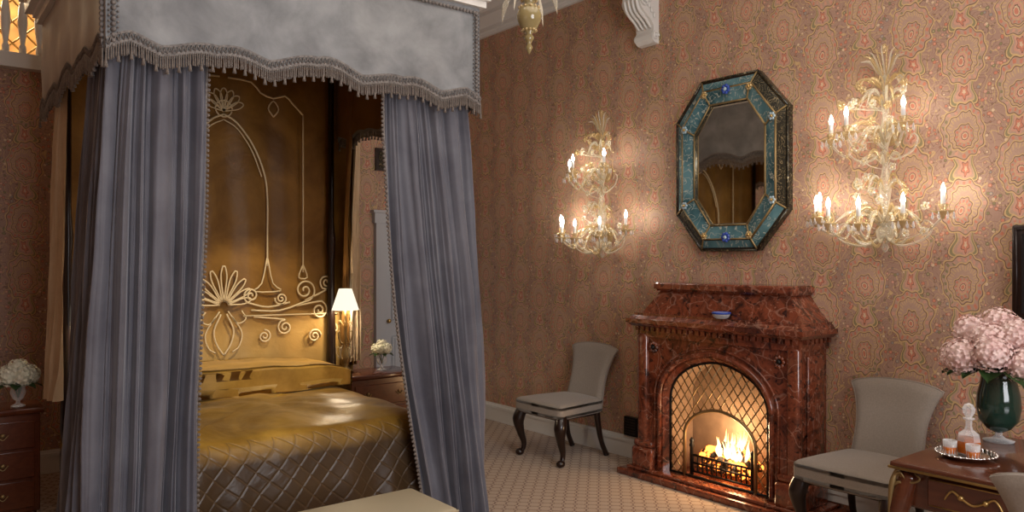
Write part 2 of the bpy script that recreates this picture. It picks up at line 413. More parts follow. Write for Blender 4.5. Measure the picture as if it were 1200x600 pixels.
def base(b,pl):
    for (z0,z1,t) in ((0,.125,.024),(.125,.15,.030),(.15,.172,.016)):
        if pl=='R':
            b.box((XW-t,YF,z0),(XW-.001,2.44,z1),'white'); b.box((XW-t,4.09,z0),(XW-.001,YB-.032,z1),'white')
            b.box((XW-t,2.44,max(z0,.075)),(XW-.001,2.62,z1),'white'); b.box((XW-t,3.92,max(z0,.075)),(XW-.001,4.09,z1),'white')
        if pl=='B': b.box((XL,YB-t,z0),(3.52,YB-.001,z1),'white'); b.box((4.53,YB-t,z0),(XW-.032,YB-.001,z1),'white')
ob('baseboard_right',lambda b:base(b,'R')); ob('baseboard_back',lambda b:base(b,'B'))
def corn(b):
    prof=[(0,3.84),(-.03,3.84),(-.035,3.87),(-.05,3.88),(-.05,3.92),(-.09,3.96),(-.13,4.0),(-.13,4.04),(-.20,4.1),(-.24,4.16),(-.24,4.2),(-.28,4.24),(-.28,4.35),(0,4.35)]
    b.prism([(XW+x,z) for x,z in prof],YF,YB,1,'white')
    y=YF+.1
    while y<YB: b.box((XW-.125,y,4.045),(XW-.02,y+.05,4.09),'white'); y+=.1
ob('trim_cornice',corn)
def beams(b):
    for y in (.3,2.2,4.1,6.0): b.box((XL,y-.09,4.15),(XW-.29,y+.09,4.35),'white'); b.box((XL,y-.13,4.28),(XW-.29,y+.13,4.35),'white')
    for x in (-.8,1.0,2.6,3.9): b.box((x-.05,YF,4.25),(x+.05,YB,4.349),'white')
ob('trim_ceiling_beams',beams)
def corb(b):
    y0,y1=4.02,4.20
    pr=[(0,3.28),(-.045,3.285),(-.075,3.31),(-.08,3.345),(-.06,3.38),(-.065,3.42),(-.10,3.46),(-.15,3.49),(-.20,3.53),(-.225,3.59),(-.21,3.65),(-.18,3.68),(-.20,3.70),(-.24,3.71),(-.24,3.78),(-.27,3.80),(-.27,4.1),(0,4.1)]
    b.prism([(XW+x,z) for x,z in pr],y0,y1,1,'white')
    for yy in (y0-.008,y1+.008):
        for cx,cz,r in ((-.165,3.585,.055),(-.045,3.335,.032)):
            pts=[(XW+cx+r*(1-k/22)*cos(k*.55),yy,cz+r*(1-k/22)*sin(k*.55)) for k in range(20)]
            b.tube(pts,[.011,.006],'white',6,2)
        for k in range(4):
            b.sph((XW-.06-k*.03,yy,3.43+k*.035+.06),(.016,.008,.024),'white',8,6)
    for k in range(4): b.tube([(XW-.06,y0+.03+k*.04,3.40),(XW-.12,y0+.03+k*.04,3.46),(XW-.20,y0+.03+k*.04,3.52),(XW-.23,y0+.03+k*.04,3.60)],[.008,.016,.010],'white',6,4)
    b.box((XW-.30,y0-.03,3.80),(XW,y1+.03,3.84),'white')
ob('plaster_corbel',corb)
def door(b):
    x0,x1=3.57,4.48; Y=YB-.002
    b.box((x0,Y-.05,0),(x0+.10,Y,2.0),'doorw'); b.box((x1-.10,Y-.05,0),(x1,Y,2.0),'doorw'); b.box((x0-.02,Y-.06,1.95),(x1+.02,Y,2.05),'doorw'); b.box((x0-.04,Y-.08,2.05),(x1+.04,Y,2.075),'doorw')
    b.box((x0+.1,Y-.02,0.01),(x1-.1,Y,1.95),'doorw')
    for xa,xb in ((x0+.18,x0+.43),(x1-.43,x1-.18)):
        for za,zb in ((.2,.85),(1.0,1.50),(1.58,1.86)):
            b.rbox((xa,Y-.035,za),(xb,Y-.02,zb),.012,'doorw',1)
            b.box((xa+.03,Y-.045,za+.03),(xb-.03,Y-.034,zb-.03),'doorw')
    b.sph((x0+.14,Y-.05,1.0),.022,'gilt')
ob('door_1',door)
def pic(b):
    b.box((3.58,YB-.03,2.46),(3.86,YB-.001,2.68),'darkwood'); b.box((3.61,YB-.034,2.49),(3.83,YB-.029,2.65),'etched')
ob('picture_frame',pic)
def vent(b):
    b.box((XW-.035,4.22,.18),(XW-.026,4.36,.33),'iron')
    b.box((XW-.026,4.22,.18),(XW-.001,4.36,.33),'iron')
    for k in range(6): b.box((XW-.04,4.235,.195+k*.022),(XW-.034,4.345,.205+k*.022),'darkwood')
ob('vent_grille',vent)

# ------------------------------------------------------------ four poster bed
bed=empty('four_poster_bed')
XC=1.83
def path(pts):
    P=cat([Vector((p[0],p[1],0)) for p in pts],16); L=[0]
    for i in range(1,len(P)): L.append(L[-1]+(P[i]-P[i-1]).length)
    def f(s):
        q=max(0,min(1,s))*L[-1]
        i=min(max(bisect.bisect_left(L,q),1),len(P)-1)
        t=(q-L[i-1])/max(1e-9,L[i]-L[i-1]); T=(P[i]-P[i-1]).normalized()
        p=P[i-1].lerp(P[i],t); return p,Vector((-T.y,T.x,0))
    return f,L[-1]
def curtain(b,top,bot,z0,z1,folds,amp,mat,nu=420,nv=44,seed=0,ke=.8,ke2=None):
    ft,_=path(top); fb,_=path(bot)
    ph=[random.uniform(-.5,.5) for _ in range(folds*2+4)]
    if ke2 is None: ke2=ke
    def fn(u,v):
        z=z0+(z1-z0)*v; k=(1-v); k2=k**(ke+(ke2-ke)*min(1,u*1.6))
        uu=u+.014*sin(5*v+u*9+seed)
        pt,nt=ft(uu); pb,nb=fb(uu); p=pt.lerp(pb,k2); n=(nt.lerp(nb,k2)).normalized()
        i=u*folds; w=ph[int(i)]*(1-(i%1))+ph[int(i)+1]*(i%1)
        a=2*pi*(u*folds+w+.14*sin(2.6*v+u*11+seed))
        q=sin(a); q=math.copysign(abs(q)**.65,q)
        top_=max(0,(v-.8)/.2)
        off=amp*(.60+.50*k)*(q*(.75+.6*ph[int(i)])+.34*sin(a*2.1+seed+z*1.3)*(.6+.8*top_)+.10*sin(a*4.3+z*3))
        off+=.016*sin(z*4+u*20+seed)*k+.004*noise.noise(Vector((u*22,z*5,seed)))
        p=p+n*off; return (p.x,p.y,z)
    b.grid(fn,nu,nv,mat)
    return fn
def edge(b,fn,u):
    pts=[Vector(fn(u,j/110)) for j in range(111)]
    b.tube([p+Vector((0,-.01,0)) for p in pts],.006,'trim',6,1,raw=True)
    for j in range(0,110):
        p=pts[j]; b.sph((p.x+EDX,p.y-.012,p.z),(.009,.007,.009),'fringe',6,4)
b=MB(); fnL=curtain(b,[(1.165,3.88),(.95,3.87),(.78,3.885),(.76,4.0),(.76,4.35)],[(1.11,3.86),(.90,3.84),(.66,3.86),(.62,4.02),(.60,4.36)],.015,2.72,11,.048,'curt',640,60)
EDX=.010; edge(b,fnL,0)
b.obj('curtain_foot_left',bed)
b=MB(); fnR=curtain(b,[(2.11,3.88),(2.36,3.87),(2.61,3.885),(2.71,3.93),(2.72,4.25)],[(2.40,3.86),(2.60,3.84),(2.80,3.86),(2.87,3.98),(2.86,4.28)],.015,2.72,10,.044,'curt',600,60,seed=2,ke=1.9,ke2=.55)
EDX=-.010; edge(b,fnR,0)
b.obj('curtain_foot_right',bed)
b=MB(); curtain(b,[(.75,5.22),(.75,5.38),(.76,5.52)],[(.70,5.24),(.70,5.38),(.72,5.52)],.76,2.9,6,.028,'lining',160)
b.obj('curtain_head_left',bed)
b=MB(); curtain(b,[(2.70,5.38),(2.74,5.55),(2.84,5.70)],[(2.74,5.70),(2.80,5.71),(2.88,5.715)],.75,3.05,5,.022,'bronze',160)
curtain(b,[(2.735,5.37),(2.80,5.55),(2.89,5.66)],[(2.80,5.68),(2.85,5.70),(2.92,5.71)],.78,3.05,3,.014,'lining',90)
b.obj('curtain_head_right',bed)
b=MB()
for x,y in ((.80,3.93),(2.64,3.93),(.83,5.70),(2.66,5.70)):
    b.lathe([(.045,0),(.045,.35),(.03,.4),(.045,.5),(.035,.9),(.025,1.6),(.035,1.75),(.022,1.9),(.022,3.08)],(x,y,0),'darkwood',12)
b.obj('posts',bed)
def spread(b):
    x0,x1,y0,y1=.98,2.56,3.96,5.66; cx=(x0+x1)/2; cy=(y0+y1)/2; R=.14; ZT_=.675
    hx=(x1-x0)/2; hy=(y1-y0)/2
    def rr(n=300):
        L=[]; tot=4*(hx-R)+4*(hy-R)+2*pi*R
        for i in range(n):
            d=i/n*tot
            for st,ln in (((hx,-hy+R,0,1),2*(hy-R)),((hx-R,hy,-1,0),2*(hx-R)),((-hx,hy-R,0,-1),2*(hy-R)),((-hx+R,-hy,1,0),2*(hx-R))):
                if d<=ln:
                    L.append((st[0]+st[2]*d,st[1]+st[3]*d,st[3],-st[2])); break
                d-=ln
                if d<=pi/2*R:
                    cc={ (0,1):(hx-R,hy-R,0),(-1,0):(-hx+R,hy-R,pi/2),(0,-1):(-hx+R,-hy+R,pi),(1,0):(hx-R,-hy+R,-pi/2)}[(st[2],st[3])]
                    a=cc[2]+d/R; L.append((cc[0]+R*cos(a),cc[1]+R*sin(a),cos(a),sin(a))); break
                d-=pi/2*R
        return L
    P=rr(); n=len(P); rows=[]
    for k in range(16): t=k/15; rows.append(('s',.03+(ZT_-.16)*t,.06*(1-t)))
    for k in range(1,8): a=k/7*pi/2; rows.append(('s',ZT_-.13+.13*sin(a),-.13*(1-cos(a))))
    for k in range(1,24): rows.append(('t',ZT_,k/23))
    vs=[]
    for kind,z,d in rows:
        for i,(px,py,nx,ny) in enumerate(P):
            wr=.012*noise.noise(Vector((px*3,py*3,0)))
            if kind=='s':
                f=.022*sin(i/n*2*pi*24+1.5*sin(i*.11))*max(0,(.55-z))/.55+.014*noise.noise(Vector((px*5,py*5,z*3)))
                vs.append((cx+px+nx*(d+f),cy+py+ny*(d+f),z+(wr*2 if z>.5 else 0)))
            else:
                s=1-d; qx=(px-nx*.13)*s; qy=(py-ny*.13)*s
                zz=z+.035*(1-s**3)+min(1,d*3)*(.035*noise.noise(Vector((qx*2.5,qy*2.5,1)))+.014*noise.noise(Vector((qx*7,qy*5,4))))+wr*2*s
                vs.append((cx+qx,cy+qy,zz))
    fs=[]
    for j in range(len(rows)-1):
        for i in range(n):
            k=(i+1)%n; fs.append((j*n+i,j*n+k,(j+1)*n+k,(j+1)*n+i))
    b.add(vs,fs,'quilt')
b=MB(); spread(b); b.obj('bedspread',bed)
b=MB()
def pil(co):
    x,y,z=co; q=max(0,1-((x-1.77)/.80)**2)
    return (x,y+.010*sin(x*11)+.012*noise.noise(Vector((x*4,1,z*4))),.695+(z-.695)*(.30+.70*q**.35)+.014*noise.noise(Vector((x*4,y*4,z))))
b.rbox((1.0,5.06,.695),(2.54,5.66,.885),.07,'gold_v',6,18,pil)
b.obj('pillow_bolster',bed)
b=MB()
def hc(u,v):
    x=.80+2.07*u; z=.30+2.80*v
    return (x,5.745+.010*sin(x*21+.4*sin(z*3))+.012*noise.noise(Vector((x*3,0,z*2))),z)
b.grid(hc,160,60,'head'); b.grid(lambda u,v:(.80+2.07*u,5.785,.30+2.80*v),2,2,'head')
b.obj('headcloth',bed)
b=MB(); YE=5.722
def st(pts,r=.0085,n=8):
    for sg in (1,-1):
        b.tube([(XC+sg*p[0],YE,p[1]) for p in pts],[r,r],'braid',6,n)
st([(.03,2.93),(.20,2.92),(.27,2.85),(.37,2.82),(.46,2.85),(.52,2.80),(.605,2.72)],.007,2); st([(.605,2.72),(.605,2.2),(.605,1.50)],.007)
st([(.0,2.66),(.10,2.60),(.22,2.44),(.30,2.24),(.323,2.05),(.323,1.8),(.323,1.55)],.0075); st([(.0,2.62),(.10,2.56),(.205,2.41),(.28,2.22)],.005)
st([(.323,1.62),(.28,1.42),(.22,1.36),(.43,1.36),(.365,1.42),(.323,1.62)],.006,3); st([(.605,1.56),(.57,1.46),(.64,1.46),(.605,1.56)],.006,3)
st([(.37,2.68),(.33,2.74),(.37,2.80),(.41,2.74),(.37,2.68)],.006,3)
def spiral(cx,cz,r,turn,a0,tail=None,rr=.0075):
    pts=[(cx+r*(1-k/26)*cos(a0+turn*k*.5),cz+r*(1-k/26)*sin(a0+turn*k*.5)) for k in range(24)]
    if tail: pts=tail+pts
    st(pts,rr,3)
spiral(.62,1.36,.09,1,-1.6,[(.20,1.22),(.42,1.21)])
spiral(.20,1.33,.06,-1,-1.6,[(.50,1.27),(.33,1.24)])
spiral(.43,1.30,.05,1,3.0); spiral(.74,1.20,.07,-1,1.6,[(.55,1.24)]); spiral(.80,1.42,.06,-1,-1.6,[(.62,1.28)]); spiral(.46,1.08,.06,1,1.6,[(.22,1.17)]); spiral(.70,1.0,.055,1,0); spiral(.30,1.02,.05,-1,1.6); spiral(.86,1.06,.05,1,1.6)
st([(.14,1.18),(.9,1.17)],.006,3)
for k in range(-4,5):
    a=pi/2+k*.34; L=.29-.022*abs(k)
    dx,dz=cos(a),sin(a); zb=1.26
    for sg in (1,-1):
        w=.021
        b.tube([(XC+dx*.03,YE,zb+dz*.03),(XC+dx*L*.7-dz*w*sg,YE,zb+dz*L*.7+dx*w*sg),(XC+dx*L*.97-dz*w*.5*sg,YE,zb+dz*L*.97+dx*w*.5*sg),(XC+dx*L,YE,zb+dz*L)],.006,'braid',6,5)
for sg in (1,-1):
    b.tube([(XC+sg*.13,YE,1.22),(XC+sg*.16,YE,1.16),(XC+sg*.10,YE,1.13),(XC+sg*.03,YE,1.22)],.006,'braid',6,6)
    b.tube([(XC+sg*.02,YE,1.20),(XC+sg*.07,YE,1.08),(XC+sg*.05,YE,.98),(XC,YE,.90)],.007,'braid',6,6)
    b.tube([(XC+sg*.06,YE,1.18),(XC+sg*.13,YE,1.06),(XC+sg*.11,YE,.96),(XC+sg*.06,YE,.92)],.006,'braid',6,6)
for k in range(-3,4):
    a=pi/2+k*.42; L=.15
    b.tube([(XC,YE,2.68),(XC+cos(a+.25)*L*.7,YE,2.70+sin(a+.25)*L*.7),(XC+cos(a)*L,YE,2.70+sin(a)*L),(XC+cos(a-.25)*L*.7,YE,2.70+sin(a-.25)*L*.7),(XC,YE,2.68)],.005,'braid',6,4)
b.tube([(XC+.06*cos(k*.5),YE,2.70+.06*sin(k*.5)) for k in range(13)],.006,'braid',6,2)
b.obj('headcloth_embroidery',bed)
VX0,VX1,VY0,VY1,ZT=.70,2.74,3.80,5.79,3.13
def e_front(t):
    w=abs(t-.5)*2
    c=2.545+.022*cos(2*pi*4*t)+.018*abs(sin(2*pi*4*t+.3))-.050*max(0,(w-.9)/.1)
    c+=.03*max(0,1-w*2.2)
    return c
def vpath(s):
    if s<1: return (VX0,VY1+(VY0-VY1)*s,-1,0,e_front(s))
    if s<=2: return (VX0+(VX1-VX0)*(s-1),VY0,0,-1,e_front(s-1))
    return (VX1,VY0+(VY1-VY0)*(s-2),1,0,e_front(s-2))
b=MB()
def vf(seg,mat,nu=160):
    def fn(u,v):
        x,y,nx,ny,e=vpath(seg+u*.99999)
        o=.006*sin(u*34+v*2)*(1-v)+.007*noise.noise(Vector((u*8,v*3,seg)))
        return (x+nx*o,y+ny*o,e+(ZT-e)*v)
    b.grid(fn,nu,14,mat)
vf(0,'sideval'); vf(1,'val'); vf(2,'val')
for seg in (0,1,2):
    def fn(u,v,seg=seg):
        x,y,nx,ny,e=vpath(seg+u*.99999); return (x-nx*.02,y-ny*.02,e+.01+(ZT-e-.01)*v)
    b.grid(fn,80,3,'bronze')
b.obj('valance',bed)
b=MB()
for seg in (0,1,2):
    for off,wd in ((.008,.018),(.050,.012),):
        def fn(u,v,seg=seg,off=off,wd=wd):
            x,y,nx,ny,e=vpath(seg+u*.99999); return (x+nx*.013,y+ny*.013,e+off+wd*v)
        b.grid(fn,160,1,'trim')
    N=200
    for i in range(N+1):
        x,y,nx,ny,e=vpath(seg+min(i/N,.9999))
        L=.042+(.030 if i%5==0 else 0.008*abs(sin(i*pi/5)))
        j=random.uniform(-.002,.002)
        b.tube([(x+nx*.012,y+ny*.012,e+.012),(x+nx*.014+j,y+ny*.014,e-L*.5),(x+nx*.012+j,y+ny*.012,e-L)],[.003,.0035,.0045] if i%5 else [.004,.004,.010],'fringe',5,2)
        if i<N:
            x2,y2,_,_,e2=vpath(seg+min((i+1)/N,.9999))
            za,zb=(.022,.052) if i%2 else (.052,.022)
            b.tube([(x+nx*.015,y+ny*.015,e+za),(x2+nx*.015,y2+ny*.015,e2+zb)],.003,'trim',4,1)
for x,y,nx,ny in ((VX0+.03,VY0,0,-1),(VX1-.03,VY0,0,-1),(VX0,VY0+.03,-1,0)):
    z=2.55
    while z<3.10:
        b.sph((x+nx*.010,y+ny*.010,z),(.012,.012,.012),'trim',6,4); b.sph((x+.018*abs(ny)+nx*.01,y+ny*.010,z+.012),(.006,.006,.006),'trim',5,4); b.sph((x-.018*abs(ny)+nx*.01,y+ny*.010,z+.012),(.006,.006,.006),'trim',5,4); z+=.024
x=VX0
while x<VX1: b.sph((x,VY0-.012,3.085),(.012,.008,.012),'trim',6,4); x+=.024
b.obj('fringe_trim',bed)
b=MB()
for z0,z1,o in ((3.12,3.16,.03),(3.16,3.19,.05),(3.19,3.27,.09),(3.27,3.30,.12)):
    b.box((VX0-o,VY0-o,z0),(VX1+o,VY1+o,z1),'white')
b.box((VX0+.01,VY0+.02,3.085),(VX1-.01,VY1-.01,3.12),'bronze')
b.obj('canopy_cornice',bed)
light('headcloth_fill_spot','SPOT',(2.30,4.5,2.95),130,(1,.84,.56),.03,parent=bed,spot_size=.72,spot_blend=.7).rotation_euler=(Vector((2.0,5.60,.85))-Vector((2.30,4.5,2.95))).to_track_quat('-Z','Y').to_euler()  # added spot, stands in for the bedside lamp's light on the headcloth

# ------------------------------------------------------------ bench
b=MB()
b.rbox((.85,2.95,.33),(2.02,3.39,.45),.025,'bench',3)
b.tube([(.86,2.955,.44),(2.01,2.955,.44)],.006,'bench',6,2)
b.box((.90,3.0,.26),(1.97,3.34,.33),'darkwood')
for x in (.95,1.92):
    for y in (3.05,3.29): b.lathe([(.018,0),(.022,.03),(.016,.06),(.03,.2),(.03,.27)],(x,y,0),'darkwood',10)
b.obj('upholstered_bench')

# ------------------------------------------------------------ nightstands
def nightstand(w,d,h):
    b=MB()
    b.rbox((-w/2,-d/2,.10),(w/2,d/2,h-.035),.006,'mahog',1)
    b.rbox((-w/2-.02,-d/2-.02,h-.035),(w/2+.02,d/2,h),.008,'mahog',2)
    for i in range(3):
        z0=.13+i*(h-.19)/3; z1=z0+(h-.19)/3-.02
        b.rbox((-w/2+.03,-d/2-.012,z0),(w/2-.03,-d/2+.001,z1),.004,'mahog',1)
        for sx in (-1,1):
            b.sph((sx*w*.25,-d/2-.02,(z0+z1)/2+.01),(.013,.008,.013),'agedgilt',8,6)
            b.tube([(sx*w*.25-.028,-d/2-.018,(z0+z1)/2+.01),(sx*w*.25,-d/2-.024,(z0+z1)/2-.015),(sx*w*.25+.028,-d/2-.018,(z0+z1)/2+.01)],.003,'agedgilt',6,4)
    for x in (-w/2+.04,w/2-.04):
        for y in (-d/2+.04,d/2-.04): b.lathe([(.03,0),(.035,.03),(.022,.06),(.03,.10)],(x,y,0),'mahog',10)
    return b
nightstand(.76,.30,.72).obj('nightstand',None,(.26,5.53,0))
nightstand(.54,.34,.72).obj('nightstand',None,(2.91,5.48,0))
b=MB()
b.lathe([(.055,0),(.06,.012),(.035,.03),(.02,.05),(.035,.08),(.042,.12),(.026,.17),(.012,.20),(.018,.23),(.010,.26),(.013,.36),(.009,.42),(.008,.50)],(0,0,0),'agedgilt',16)
for k in range(6):
    a=k*pi/3; b.tube([(.02*cos(a),.02*sin(a),.22),(.05*cos(a),.05*sin(a),.25),(.062*cos(a),.062*sin(a),.31),(.045*cos(a),.045*sin(a),.32)],[.005,.003],'agedgilt',6,5)
    b.tube([(.015*cos(a),.015*sin(a),.36),(.05*cos(a),.05*sin(a),.40),(.06*cos(a),.06*sin(a),.37)],[.005,.003],'goldglass',6,5)
    b.tube([(.02*cos(a+.5),.02*sin(a+.5),.10),(.06*cos(a+.5),.06*sin(a+.5),.13),(.07*cos(a+.5),.07*sin(a+.5),.19),(.05*cos(a+.5),.05*sin(a+.5),.20)],[.006,.003],'glass',6,5)
b.grid(lambda u,v:((.105-.055*v)*cos(2*pi*u),(.105-.055*v)*sin(2*pi*u),.485+.165*v),24,3,'shade',closeu=True)
lo=b.obj('bedside_lamp',None,(2.70,5.53,.721))
light('lamp_bulb','POINT',(0,0,.51),10,(1,.80,.54),.03,parent=lo)
b=MB()
b.sph((0,0,0),(.04,.012,.06),'gilt',12,8)
b.tube([(0,0,0),(0,-.08,-.04),(0,-.11,.02)],[.008,.006],'gilt',8,6)
b.lathe([(.01,0),(.025,.01),(.012,.02),(.010,.06)],(0,-.11,.02),'gilt',12)
b.grid(lambda u,v:((.07-.035*v)*cos(2*pi*u),-.11+(.07-.035*v)*sin(2*pi*u),.06+.11*v),20,3,'shade',closeu=True)
wl=b.obj('headcloth_wall_light',bed,(.98,5.71,1.12)); light('wall_light_bulb','POINT',(0,-.11,.07),12,(1,.80,.52),.02,parent=wl)
def flowers(b,heads,mat,nf,ps):
    for (c,r) in heads:
        C=Vector(c)
        b.sph(c,(r*.82,)*3,mat,10,8)
        for i in range(nf):
            z=1-2*(i+.5)/nf; q=math.sqrt(1-z*z); a=i*2.39996
            d=Vector((q*cos(a),q*sin(a),z)); d=(d+Vector([random.uniform(-.12,.12) for _ in range(3)])).normalized()
            p=C+d*r*random.uniform(.93,1.06); t=d.orthogonal().normalized(); t=Matrix.Rotation(random.random()*6,3,d)@t; s=d.cross(t)
            vs=[p-d*ps*.1]; fs=[]
            for k in range(4):
                e=t*cos(k*pi/2)+s*sin(k*pi/2); g=t*cos(k*pi/2+.7)+s*sin(k*pi/2+.7); h=t*cos(k*pi/2-.7)+s*sin(k*pi/2-.7)
                o=len(vs); vs+=[p+h*ps*.75+d*ps*.15,p+e*ps*1.1+d*ps*.25,p+g*ps*.75+d*ps*.15]; fs.append((0,o,o+1,o+2))
            b.add(vs,fs,mat,False)
def leafm(b,p,d,L,w,mat='leaf'):
    p=Vector(p); d=Vector(d).normalized(); s=d.cross(Vector((0,0,1))).normalized()
    def fn(u,v):
        ww=w*sin(pi*min(1,u*.95+.03))**.8; return p+d*L*u+s*ww*(v-.5)*2+Vector((0,0,abs(v-.5)*w*.6-.35*L*u*u))
    b.grid(fn,6,2,mat)
def smallvase(loc,R):
    b=MB()
    b.lathe([(.035,0),(.04,.006),(.012,.018),(.010,.035),(.03,.05),(.042,.085),(.036,.115),(.045,.13)],(0,0,0),'clear',16)
    for k in range(5): a=k*1.3; b.tube([(0,0,.05),(.02*cos(a),.02*sin(a),.12),(.03*cos(a),.03*sin(a),.17)],.004,'leaf',5,3)
    hd=[((R*.52*cos(k*1.257),R*.52*sin(k*1.257),.13+R*.50),R*.52) for k in range(5)]+[((0,0,.13+R*.85),R*.55)]
    flowers(b,hd,'whitefl',60,R*.13)
    for k in range(7): a=k*.9; leafm(b,(.02*cos(a),.02*sin(a),.135),(cos(a),sin(a),.1),R*.95,R*.28)
    b.obj('white_flower_vase',None,loc)
smallvase((.535,5.46,.7205),.11); smallvase((2.98,5.46,.7205),.082)

# ------------------------------------------------------------ fireplace
FC=3.27; fire=empty('marble_fireplace'); XF=XW-.002
def arch(hw,zs,zt,z0,n=14,cy=FC):
    pts=[(cy+hw,z0)]
    for k in range(n+1):
        t=k/n; a=t*pi/2; pts.append((cy+hw*cos(a)**.9 if cos(a)>1e-6 else cy, zs+(zt-zs)*(sin(a)*.8+.2*t)))
    r=[(2*cy-y,z) for y,z in pts[::-1]]
    return pts+r[1:]
OH,ZS,ZTT=.435,.60,.93
b=MB()
xf=4.30
outer=arch(OH,ZS,ZTT,.07)
rect=[]
for y,z in outer:
    if z<=.0701: rect.append((FC+.64 if y>FC else FC-.64,.07))
    else:
        ang=math.atan2((z-.55),(y-FC)); c,s_=cos(ang),sin(ang)
        t=min(.64/abs(c) if abs(c)>1e-6 else 9,(1.10-.55)/s_ if s_>1e-6 else 9)
        rect.append((FC+c*t,.55+s_*t))
def facade(x):
    n=len(outer); vs=[(x,y,z) for y,z in outer]+[(x,y,z) for y,z in rect]
    b.add(vs,[(i,i+1,n+i+1,n+i) for i in range(n-1)],'marble',False)
    for sg in (1,-1):
        side=[r for r in rect if abs(r[0]-(FC+sg*.64))<1e-4]; top=[r for r in rect if abs(r[1]-1.10)<1e-4 and (r[0]-FC)*sg>=0]
        a=max(side,key=lambda r:r[1]); c=max(top,key=lambda r:(r[0]-FC)*sg)
        b.add([(x,a[0],a[1]),(x,FC+sg*.64,1.10),(x,c[0],c[1])],[(0,1,2)],'marble',False)
facade(xf)
n=len(outer)
inn=arch(OH-.03,ZS,ZTT-.03,.07)
b.add([(xf,y,z) for y,z in outer]+[(xf+.04,y,z) for y,z in inn],[(i,i+1,n+i+1,n+i) for i in range(n-1)],'marble',False)
b.add([(xf+.04,y,z) for y,z in inn]+[(4.60,y,z) for y,z in inn],[(i,i+1,n+i+1,n+i) for i in range(n-1)],'brick',False)
b.tube([(xf-.008,y,z) for y,z in arch(OH+.025,ZS+.01,ZTT+.028,.10)],.018,'marble',8,1,raw=True)
b.tube([(xf-.004,y,z) for y,z in arch(OH+.07,ZS+.015,ZTT+.07,.10)],.009,'marble',8,1,raw=True)
b.box((xf,FC-.64,.07),(XF,FC-.60,1.10),'marble'); b.box((xf,FC+.60,.07),(XF,FC+.64,1.10),'marble')
for sg in (1,-1):
    y0=FC+sg*.57; b.rbox((xf-.03,min(y0,y0+sg*.09),.07),(xf+.03,max(y0,y0+sg*.09),1.06),.022,'marble',2)
    ya,yb=sorted((FC+sg*.50,FC+sg*.70))
    b.rbox((xf-.05,ya+.0,.06),(xf+.25,yb,.22),.02,'marble',2); b.rbox((xf-.04,ya+.01,.22),(xf+.25,yb-.01,.27),.02,'marble',2)
    for k in range(8):
        a=k*pi/4; b.sph((xf-.012,FC+sg*.515+.03*cos(a),.96+.03*sin(a)),(.010,.014,.014),'marble',6,4)
    b.sph((xf-.016,FC+sg*.515,.96),(.016,.016,.016),'iron',8,6)
    ys=FC+sg*.64
    b.rbox((xf+.08,min(ys,ys+sg*.02),.32),(XF-.05,max(ys,ys+sg*.02),1.0),.012,'marble',2)
b.box((xf-.02,FC-.66,1.035),(XF,FC+.66,1.11),'marble')
for k in range(27):
    y=FC-.655+k*.0495; b.box((xf-.045,y,1.078),(xf+.01,y+.028,1.108),'marble')
for k in range(6):
    x=xf+.02+k*.05
    b.box((x,FC-.685,1.078),(x+.028,FC-.63,1.108),'marble')
def frus(z0,z1,a,c):
    vs=[(a[0],FC-a[1],z0),(XF,FC-a[1],z0),(XF,FC+a[1],z0),(a[0],FC+a[1],z0),(c[0],FC-c[1],z1),(XF,FC-c[1],z1),(XF,FC+c[1],z1),(c[0],FC+c[1],z1)]
    b.add(vs,[(0,3,2,1),(4,5,6,7),(0,1,5,4),(1,2,6,5),(2,3,7,6),(3,0,4,7)],'marble',False)
frus(1.11,1.135,(xf-.05,.69),(xf-.08,.715)); frus(1.135,1.165,(xf-.085,.72),(xf-.085,.72)); frus(1.165,1.19,(xf-.07,.70),(xf-.045,.685))
frus(1.19,1.205,(xf-.035,.68),(xf-.035,.68)); frus(1.205,1.27,(xf+.02,.655),(xf+.045,.60)); frus(1.27,1.37,(xf+.045,.60),(xf+.085,.53)); frus(1.37,1.385,(xf+.065,.545),(xf+.060,.55)); frus(1.385,1.42,(xf+.045,.56),(xf+.045,.56)); frus(1.42,1.43,(xf+.05,.555),(xf+.06,.545))
b.rbox((4.20,FC-.80,0),(XF,FC+.80,.045),.008,'marble',2); b.rbox((4.24,FC-.74,.045),(XF,FC+.74,.07),.008,'marble',2)
b.obj('surround',fire)
b=MB()
b.box((4.605,FC-.6,.07),(4.615,FC+.6,1.03),'brick')
b.obj('fireback',fire)
b=MB()
xs=4.345
o2=arch(OH-.035,ZS,ZTT-.035,.075); i2=arch(.29,.36,.57,.075,cy=FC-.02)
b.tube([(xs,y,z) for y,z in o2],.010,'iron',6,1,raw=True); b.tube([(xs-.004,y,z) for y,z in i2],.012,'brass',8,1,raw=True)
b.tube([(xs,o2[0][0],.08),(xs,o2[-1][0],.08)],.009,'iron',6,2)
def inside(poly,y,z):
    c=False;j=len(poly)-1
    for i in range(len(poly)):
        yi,zi=poly[i];yj,zj=poly[j]
        if ((zi>z)!=(zj>z)) and (y<(yj-yi)*(z-zi)/(zj-zi)+yi): c=not c
        j=i
    return c
sp=.068
for sg in (1,-1):
    for k in range(-22,24):
        run=[]
        for t in range(0,190):
            z=.075+t*.005; y=FC+k*sp+sg*(z-.075)*.72
            ok=inside(o2,y,z) and not inside(i2,y,z)
            if ok: run.append((xs,y,z))
            if (not ok or t==189) and run:
                if len(run)>2: b.tube([run[0],run[-1]],.0048,'brass',5,1,raw=True)
                run=[]
b.obj('fire_screen',fire)
b=MB()
for y in [FC-.24+.04*k for k in range(13)]:
    b.tube([(4.40,y,.10),(4.395,y,.16),(4.40,y,.215)],.006,'iron',6,3)
for z in (.10,.16,.215): b.tube([(4.395,FC-.25,z),(4.395,FC+.25,z)],.008,'iron',6,2)
